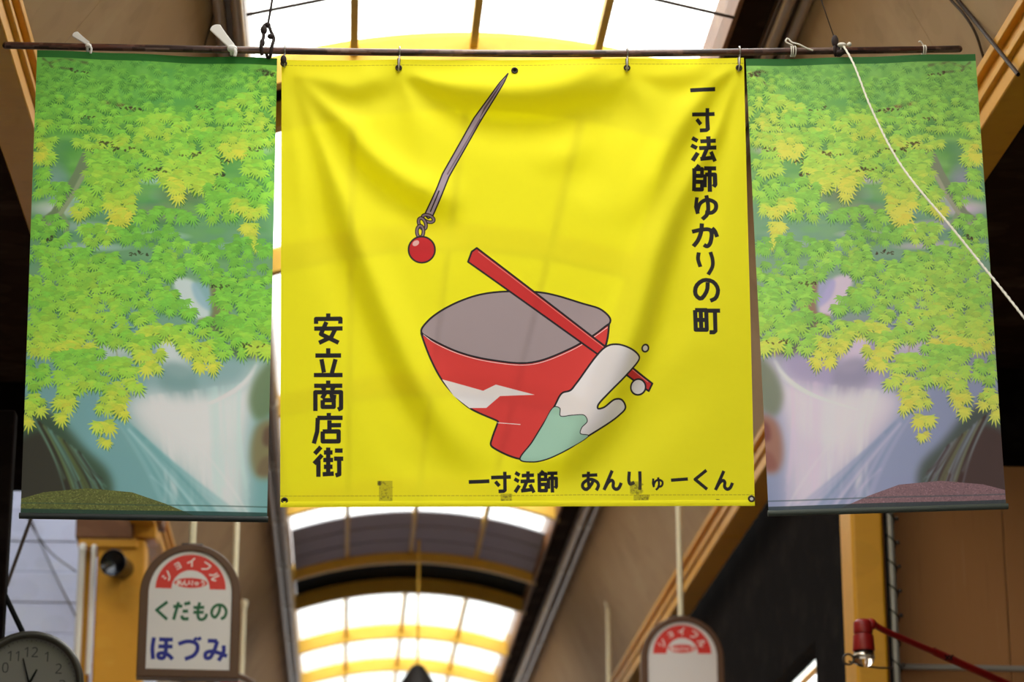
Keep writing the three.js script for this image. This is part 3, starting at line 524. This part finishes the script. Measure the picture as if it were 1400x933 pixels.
{
  const p = onPole(1145), k = thing('hanging_wire', 'thin wire with a dark bound knot holding the right part of the pole', 'wire', p);
  const top = at(1121, -6, ZB).sub(p);
  mesh('line', tube([V(-0.012, 0.05, 0.004), top, V(top.x * 3.2, YG + 0.1 - p.y, -0.3)], 0.0022, 20), M.wire, k);
  mesh('binding', [new THREE.TorusGeometry(0.018, 0.006, 8, 18).rotateY(Math.PI / 2), new THREE.TorusGeometry(0.018, 0.006, 8, 18).rotateY(Math.PI / 2 + 0.4).translate(0.008, 0, 0), new THREE.TorusGeometry(0.018, 0.006, 8, 18).rotateY(Math.PI / 2 - 0.3).translate(-0.01, 0, 0), new THREE.IcosahedronGeometry(0.017, 2).scale(0.8, 1.5, 0.8).translate(-0.012, 0.034, 0.012), new THREE.IcosahedronGeometry(0.014, 2).scale(1.2, 0.8, 0.9).translate(0.006, -0.014, 0.016)], M.darkRope, k);
  const a = onPole(1150).add(V(0.004, 0.012, 0.026)), pts = [a, at(1166, 85, -8.74), at(1192, 150, -8.6), at(1232, 226, -8.4), at(1310, 322, -8.1), at(1402, 437, -7.75), at(1500, 568, -7.4), V(3.7, 2.3, -6.3), V(5.49, 1.4, -5.2)];
  const dense = new THREE.CatmullRomCurve3(pts), strands = [];
  for (let s = 0; s < 3; s++) { const q = []; for (let i = 0; i <= 420; i++) { const c = dense.getPointAt(i / 420), t = i * 1.1 + s * 2.094; q.push(V(c.x + Math.cos(t) * 0.0021, c.y + Math.sin(t) * 0.0021, c.z + Math.sin(t) * 0.0012)); } strands.push(new THREE.TubeGeometry(new THREE.CatmullRomCurve3(q), 840, 0.0022, 5)); }
  const r = thing('white_rope', 'twisted white rope running from the pole down across the right curtain', 'rope', V(0, 0, 0));
  mesh('strands', strands, M.whiteRope, r);
  mesh('knot', [new THREE.IcosahedronGeometry(0.012, 2).scale(1.5, 0.8, 1).translate(a.x - 0.004, a.y, a.z), new THREE.TorusGeometry(0.0195, 0.0035, 6, 20).rotateY(Math.PI / 2 + 0.2).translate(a.x - 0.012, a.y - 0.012, a.z - 0.026), new THREE.SphereGeometry(0.009, 10, 8).translate(a.x + 0.024, a.y + 0.003, a.z)], M.whiteRope, r);
}

// ------------------------------------------------------------------ columns, pipes and wires
{
  const z = -17.4, c = thing('steel_column', 'yellow steel column with a boxed bracket, in front of the pale blue boards', 'column', V(0, 0, z));
  const X = (px, py = 800) => at(px, py, z).x, Y = (py, px = 150) => at(px, py, z).y;
  mesh('shaft', rbox(X(131), X(197), 0, Y(738), -0.3, 0, 0.02), M.yellowPaint, c);
  mesh('bracket', rbox(X(100), X(180), Y(738), Y(660), -0.32, 0.03, 0.015), M.brownPaint, c);
  mesh('bracket_arm', rbox(X(166), -1.34, Y(734), Y(690), -0.26, -0.02, 0.012), M.yellowPaint, c);
  mesh('collar', rbox(X(104), X(186), Y(750), Y(737), -0.31, 0.02, 0.012), M.yellowPaint, c);
  mesh('cap', box(-1.75, -1.3, Y(660), EYE + 4.02, -0.3, -0.02), M.brownPaint, c);
  for (const [a, label, yb] of [[111, 'pale downpipe at the outer left side of the yellow column', 0], [126.5, 'thin pale downpipe close to the shaft of the left yellow column', Y(924)]]) {
    const x = X(a), d = thing('downpipe', label, 'pipe', V(x, 0, z));
    mesh('pipe', rod(V(0, yb, 0.03), V(0, Y(756), 0.03), a < 120 ? 0.024 : 0.017, 14), M.whitePipe, d);
    mesh('elbow', tube([V(0, Y(757), 0.03), V(0, Y(750), 0.02), V(0, Y(745), -0.06)], a < 120 ? 0.028 : 0.02, 14, 12), M.whitePipe, d);
  }
  // narrow yellow strip between the two downpipes
  mesh('side_flange', rbox(X(113), X(125), 0, Y(748), -0.2, -0.06, 0.01), M.yellowPaint, c);
  const p = at(158, 772, z + 0.14), s = thing('loudspeaker', 'round black loudspeaker fixed to the left yellow column below its bracket', 'loudspeaker', p);
  const body = new THREE.LatheGeometry([[0, -0.19], [0.05, -0.19], [0.072, -0.16], [0.08, -0.02], [0.092, 0.04], [0.094, 0.055], [0.086, 0.055], [0.07, 0.02], [0, 0.0]].map((a) => new THREE.Vector2(...a)), 36).rotateX(Math.PI / 2).rotateY(-0.28);
  mesh('horn', body, M.blackGloss, s);
  mesh('mount', rbox(-0.02, 0.02, -0.05, 0.05, -0.2, -0.1, 0.006), M.black, s);
}
{
  const z = -13.0, c = thing('steel_column', 'plain yellow steel column in front of the dark wall, behind the red lamp', 'column', V(0, 0, z));
  const a = at(1166, 780, z), b = at(1210, 780, z), top = EYE + 4.0;
  mesh('shaft', rbox(a.x, b.x, 0, top, -0.32, 0, 0.022), M.yellowPaint, c);
  mesh('head_plate', rbox(a.x - 0.03, b.x + 0.03, top - 0.02, top + 0.02, -0.34, 0.02, 0.006), M.yellowPaint, c);
  const p = at(1221, 780, z).x, k = thing('conduit', 'grey conduit with a wire wound round it, right beside the yellow column', 'pipe', V(p, 0, z - 0.03));
  mesh('pipe', rod(V(0, 0, 0), V(0, top + 0.02, 0), 0.022, 14), M.greyPipe, k);
  const h = []; for (let i = 0; i <= 900; i++) { const t = i / 900, w = t * 31 * Math.PI * 2; h.push(V(Math.cos(w) * 0.026, 1.5 + t * (top - 1.5), Math.sin(w) * 0.026)); }
  mesh('wound_wire', new THREE.TubeGeometry(new THREE.CatmullRomCurve3(h), 1800, 0.0035, 5), M.black, k);
  for (let y = 3; y < top; y += 0.13) mesh('clip', new THREE.SphereGeometry(0.012, 8, 6).translate(0.038, y, 0), M.wire, k);
  mesh('cable', rod(V(-0.03, 1.5, 0.02), V(-0.03, top, 0.02), 0.006, 8), M.black, k);
  mesh('thin_cable', rod(V(0.055, 1.5, -0.25), V(0.055, top, -0.25), 0.006, 8), M.wire, k);
  const l = at(1228, 912, -13.3), r = at(1560, 918, -13.3);
  tag(mesh('rail', [rod(l, r, 0.017, 12)], M.greyPipe), 'thin grey pipe running level across the brown wall sheets', 'pipe');
}
{ // red lamp on its arm
  const z = -12.2, p = at(1180, 866, z), l = thing('wall_lamp', 'red lamp socket with a clear bulb on a long red arm', 'lamp', p);
  const k = 12.75 / F;
  mesh('socket', [new THREE.LatheGeometry([[0, 18], [9, 18], [12.5, 14], [12.8, 0], [11, -1], [11, -2], [13.5, -3], [15, -24], [13, -24], [0, -20]].map(([a, b]) => new THREE.Vector2(a * k, b * k)), 28)], M.redPaint, l);
  mesh('bulb', new THREE.LatheGeometry([[0, -46], [7, -45], [12, -41], [14.6, -34], [14, -27], [11, -23], [8, -20]].map(([a, b]) => new THREE.Vector2(a * k, b * k)), 28), phys({ color: '#f4ece0', roughness: 0.02, transmission: 1, thickness: 0.02, ior: 1.45 }), l);
  mesh('reflector', new THREE.LatheGeometry([[0, -22], [12, -25], [12.6, -31]].map(([a, b]) => new THREE.Vector2(a * k, b * k)), 24), std({ color: '#e8e0d4', roughness: 0.15, metalness: 0.9, side: THREE.DoubleSide }), l);
  const e = (px, py, dz) => at(px, py, z + dz).sub(p);
  mesh('arm', [tube([e(1180, 853, 0), e(1192, 853, 0), e(1206, 861, -0.03), e(1280, 893, -0.25)], 6.2 * k * 0.7, 24, 12), tube([e(1276, 891, -0.24), e(1420, 955, -0.65), e(1600, 1035, -1.17)], 5.4 * k, 24, 12)], M.redPaint, l);
  mesh('elbow', new THREE.SphereGeometry(8 * k, 14, 10).translate(...e(1191, 854, 0).toArray()), M.redPaint, l);
  mesh('wire_twist', [tube([e(1292, 896, -0.2), e(1298, 902, -0.2), e(1303, 896, -0.2)], 0.004, 12), tube([e(1302, 903, -0.2), e(1298, 897, -0.2), e(1293, 903, -0.2)], 0.004, 12)], M.black, l);
  mesh('ring', new THREE.TorusGeometry(7 * k, 1.5 * k, 8, 18).translate(...e(1160, 902, 0.0).toArray()), M.wire, l);
  tag(mesh('cable', [tube([at(1161, 905, z), at(1190, 912, z - 0.2), at(1221, 914, -13.0)], 0.005, 16)], M.wire), 'thin brown wire crossing the yellow column below the red lamp', 'cable');
}
function onSlope(px, py, side, gap) {                        // a point just under the sloping side ceiling
  const [x0, y0, x1, y1] = side > 0 ? [2.13, YG - 0.04, 2.595, EYE + 4.24] : [-0.70, YG - 0.04, -1.35, EYE + 4.24];
  const n = V(-(y1 - y0), x1 - x0, 0).normalize(); if (n.y > 0) n.negate();
  const o = V(x0, y0, 0).addScaledVector(n, gap), d = at(px, py, -10).sub(camera.position), t = o.clone().sub(camera.position).dot(n) / d.dot(n);
  return camera.position.clone().addScaledVector(d, t);
}
const cables = [
  [[[338, 20, -11.3], [520, -16, -10.9], [700, -52, -10.5]], 0.008, 'thin brace rod under the glass roof above the left curtain'],
  [[[1003, 24, -11.3], [900, 0, -11], [700, -46, -10.5]], 0.008, 'thin brace rod under the glass roof right of its centre'],
  [[[46, 700, -12.6], [40, 716, -12.6], [9, 802, -12.6]], 0.009, 'straight black cable slanting from the left curtain foot to the dark post'],
  [[[30, 690, -19.0], [45, 722, -19.0], [70, 756, -19.0], [104, 782, -19.0]], 0.006, 'sagging brown wire in front of the pale blue boards'],
  [[[40, 705, -19.1], [70, 775, -19.1], [108, 852, -19.1]], 0.006, 'taut slanting wire in front of the pale blue boards'],
  [[[1285, -20], [1300, 0], [1318, 20], [1333, 44], [1347, 86]].map(([a, b]) => onSlope(a, b, 1, 0.012)), 0.006, 'bowed dark wire on the beige ceiling above the right curtain corner'],
  [[onSlope(1290, -24, 1, 0.012), onSlope(1334, 30, 1, 0.012), at(1392, 102, -9.15)], 0.009, 'straight dark rod from the beige ceiling to the yellow edge beam'],
  [[onSlope(300, -10, -1, 0.01), onSlope(280, 62, -1, 0.01)], 0.004, 'thin wire hanging against the beige ceiling near the left gutter'],
];
for (const [pts, r, label] of cables) tag(mesh('cable', [tube(pts.map((a) => (a.isVector3 ? a : at(...a))), r, 30)], M.wire), label, 'cable');

// ------------------------------------------------------------------ shop signs on poles
const redArc = (x) => {                                       // the street's printed emblem: a red half ring with white letters over a small oval
  const cx = 250, cy = 224, R = 197, r = 107;
  x.fillStyle = '#dc2a22'; x.beginPath(); x.arc(cx, cy, R, Math.PI, 0); x.arc(cx, cy, r, 0, Math.PI, true); x.closePath(); x.fill();
  [['シ', -61], ['ョ', -31], ['イ', 0], ['フ', 32], ['ル', 61]].forEach(([ch, a]) => { const t = a * Math.PI / 180; glyph(x, ch, cx + Math.sin(t) * 153, cy - Math.cos(t) * 153, ch === 'ョ' ? 42 : 54, 15, '#f5ece6', t); });
  x.beginPath(); x.ellipse(cx, 190, 93, 29, 0, 0, 7); x.fillStyle = '#dc2a22'; x.fill();
  ['あ', 'ん', 'リ', 'ゆ', 'う'].forEach((ch, i) => glyph(x, ch, 184 + i * 33, 190 + (i === 3 ? 4 : 0), i === 3 ? 26 : 34, 16, '#f5ece6'));
};
function signFace(writing) {
  const c = canvas(500, 660), x = c.getContext('2d');
  x.fillStyle = '#e6dedb'; x.fillRect(0, 0, 500, 660);
  redArc(x);
  if (writing) {
    ['く', 'だ', 'も', 'の'].forEach((ch, i) => glyph(x, ch, 96 + i * 106, 344, [98, 102, 100, 96][i], 17, '#085a34'));
    ['ほ', 'づ', 'み'].forEach((ch, i) => glyph(x, ch, 104 + i * 150, 545, 124, 17, '#10168a', 0, 1.06));
  }
  return texture(c);
}
function archShape(w, h, r = w / 2) { const s = new THREE.Shape(); s.moveTo(-w / 2, 0); s.lineTo(w / 2, 0); s.lineTo(w / 2, h - r); s.absellipse(0, h - r, w / 2, r, 0, Math.PI, false); s.lineTo(-w / 2, 0); return s; }
function shopSign(label, bottomPx, z, wpx, hpx, face, poleTopY, yaw) {
  const p = at(bottomPx[0], bottomPx[1], z), dist = p.distanceTo(camera.position), k = dist / F, w = wpx * k, h = hpx * k / Math.cos(0.2);
  const g = thing('shop_sign', label, 'sign', p); g.rotation.y = yaw;
  const inset = 0.035 * 1, fr = archShape(w, h, w * 0.52), inner = archShape(w - inset * 2, h - inset * 1.6, (w - inset * 2) * 0.52);
  const hole = new THREE.Path(inner.getPoints(40).map((q) => new THREE.Vector2(q.x, q.y + inset * 0.9)).reverse());
  fr.holes.push(hole);
  mesh('frame', new THREE.ExtrudeGeometry(fr, { depth: 0.12, bevelSize: 0.006, bevelThickness: 0.006, bevelSegments: 3, curveSegments: 40 }).translate(0, 0, -0.06), std({ color: '#5a3820', roughness: 0.42 }), g);
  const pg = new THREE.ExtrudeGeometry(inner, { depth: 0.09, bevelSize: 0.004, bevelThickness: 0.008, bevelSegments: 2, curveSegments: 40 }).translate(0, inset * 0.9, -0.045);
  { const a = pg.attributes.position, uv = pg.attributes.uv, ph = h - inset * 1.6; for (let i = 0; i < a.count; i++) uv.setXY(i, 0.5 + a.getX(i) / (w - inset * 2) * 0.96, Math.max(0, Math.min(1, 1 - (ph - (a.getY(i) - inset * 0.9)) / ((w - inset * 2) / 0.96 * 1.32)))); }
  mesh('panel', pg, std({ map: face, roughness: 0.35 }), g);
  mesh('cap', rbox(-w * 0.11, w * 0.11, h - 0.004, h + 0.016, -0.04, 0.04, 0.006), std({ color: '#33231a', roughness: 0.5 }), g);
  if (poleTopY) mesh('pole', rod(V(0, h + 0.01, 0), V(0, poleTopY - p.y, 0), 0.02, 14), M.creamPole, g);
  return g;
}
const blank = signFace(false), fruit = signFace(true);
shopSign('white arched shop sign with red emblem, green and blue writing in a brown frame', [256, 928], -13.4, 133, 176, fruit, EYE + 4.62, 0.06);
shopSign('white arched sign with red emblem and no writing below it, on a cream pole', [934, 1000], -17.2, 110, 150, blank, EYE + 5.2, -0.05);
shopSign('pinkish white arched sign whose top edge shows below the fruit sign', [312, 1066], -17.0, 96, 138, blank, EYE + 4.86, 0);
for (const [px, y0, z, top, label] of [[833, 960, -23.3, EYE + 4.62, 'cream pole hanging alone from the beige ceiling on the right'], [329, 960, -22.6, EYE + 4.42, 'cream pole behind the fruit sign close to its right edge']]) {
  const a = at(px, y0, z), g = thing('sign_pole', label, 'pole', V(a.x, a.y, z));
  mesh('pole', rod(V(0, -0.6, 0), V(0, top - a.y + 0.1, 0), 0.021, 14), M.creamPole, g);
  mesh('cap', rod(V(0, top - a.y + 0.04, 0), V(0, top - a.y + 0.1, 0), 0.034, 14), M.creamPole, g);
}

// ------------------------------------------------------------------ clock, post and pendant lamp
{
  const z = -11.2, p = at(40, 937, z), k = p.distanceTo(camera.position) / F, R = 72 * k;
  tag(mesh('post', [rbox(at(-24, 800, z).x, at(7, 800, z).x, 0, at(0, 560, z).y, z - 0.1, z, 0.01)], M.darkFacade), 'dark square post at the left edge of the view, carrying the clock', 'post');
  const c = thing('wall_clock', 'round clock with dark rim and grey face on a bracket at the dark post', 'clock', p); c.rotation.set(-0.06, 0.07, 0, 'YXZ');
  mesh('rim', new THREE.LatheGeometry([[R * 0.86, 0.03], [R * 0.9, 0.045], [R * 0.965, 0.045], [R, 0.025], [R, -0.05], [R * 0.9, -0.06], [0, -0.06]].map((a) => new THREE.Vector2(...a)), 64).rotateX(Math.PI / 2), std({ color: '#37322a', roughness: 0.4 }), c);
  const cv = canvas(512, 512), x = cv.getContext('2d'); x.fillStyle = '#69645c'; x.fillRect(0, 0, 512, 512);
  x.fillStyle = '#221f1d'; x.font = '74px sans-serif'; x.textAlign = 'center'; x.textBaseline = 'middle';
  for (let i = 1; i <= 12; i++) { const t = i * Math.PI / 6; x.fillText(String(i), 256 + Math.sin(t) * 172, 256 - Math.cos(t) * 172); }
  for (let i = 0; i < 60; i++) { const t = i * Math.PI / 30; x.save(); x.translate(256, 256); x.rotate(t); x.fillRect(-1.5, -240, 3, i % 5 ? 6 : 13); x.restore(); }
  mesh('face', new THREE.CircleGeometry(R * 0.9, 64).translate(0, 0, 0.012), std({ map: texture(cv), roughness: 0.5 }), c);
  const hand = (len, w, t, zz) => { const s = new THREE.Shape([[-w, -len * 0.18], [w, -len * 0.18], [w * 0.6, len], [-w * 0.6, len]].map((a) => new THREE.Vector2(...a))); return new THREE.ExtrudeGeometry(s, { depth: 0.002, bevelEnabled: false }).rotateZ(-t).translate(0, 0, zz); };
  mesh('hand', hand(R * 0.5, 0.0045, -0.28, 0.018), M.black, c);
  mesh('hand', hand(R * 0.3, 0.006, 0.44, 0.022), M.black, c);
  mesh('pin', new THREE.CylinderGeometry(0.009, 0.009, 0.014, 14).rotateX(Math.PI / 2).translate(0, 0, 0.024), M.black, c);
  mesh('bracket', tube([at(5, 806, z - 0.05).sub(p), at(20, 838, z - 0.05).sub(p), at(36, 872, z - 0.04).sub(p)], 0.012, 12), M.black, c);
}
{
  const p = at(571, 909, -24.2), k = p.distanceTo(camera.position) / F, l = thing('pendant_lamp', 'dark conical pendant lamp hanging on a thin rod from the roof centre', 'lamp', p);
  mesh('shade', new THREE.LatheGeometry([[0, 0], [5, -0.5], [9, -3], [13, -9], [24, -26], [42, -50], [60, -72], [58, -73], [40, -52], [10, -10], [0, -6]].map(([a, b]) => new THREE.Vector2(a * k, b * k)), 40), std({ color: '#2c2724', roughness: 0.35 }), l);
  const gy = YG + arcY(p.x) + 0.05 - p.y;
  mesh('rod', rod(V(0, 0, 0), V(0, gy, 0), 0.013, 10), M.yellowRib, l);
  mesh('bulb', new THREE.SphereGeometry(14 * k, 16, 12).translate(0, -52 * k, 0), M.whiteCloth, l);
}
renderer.render(scene, camera);
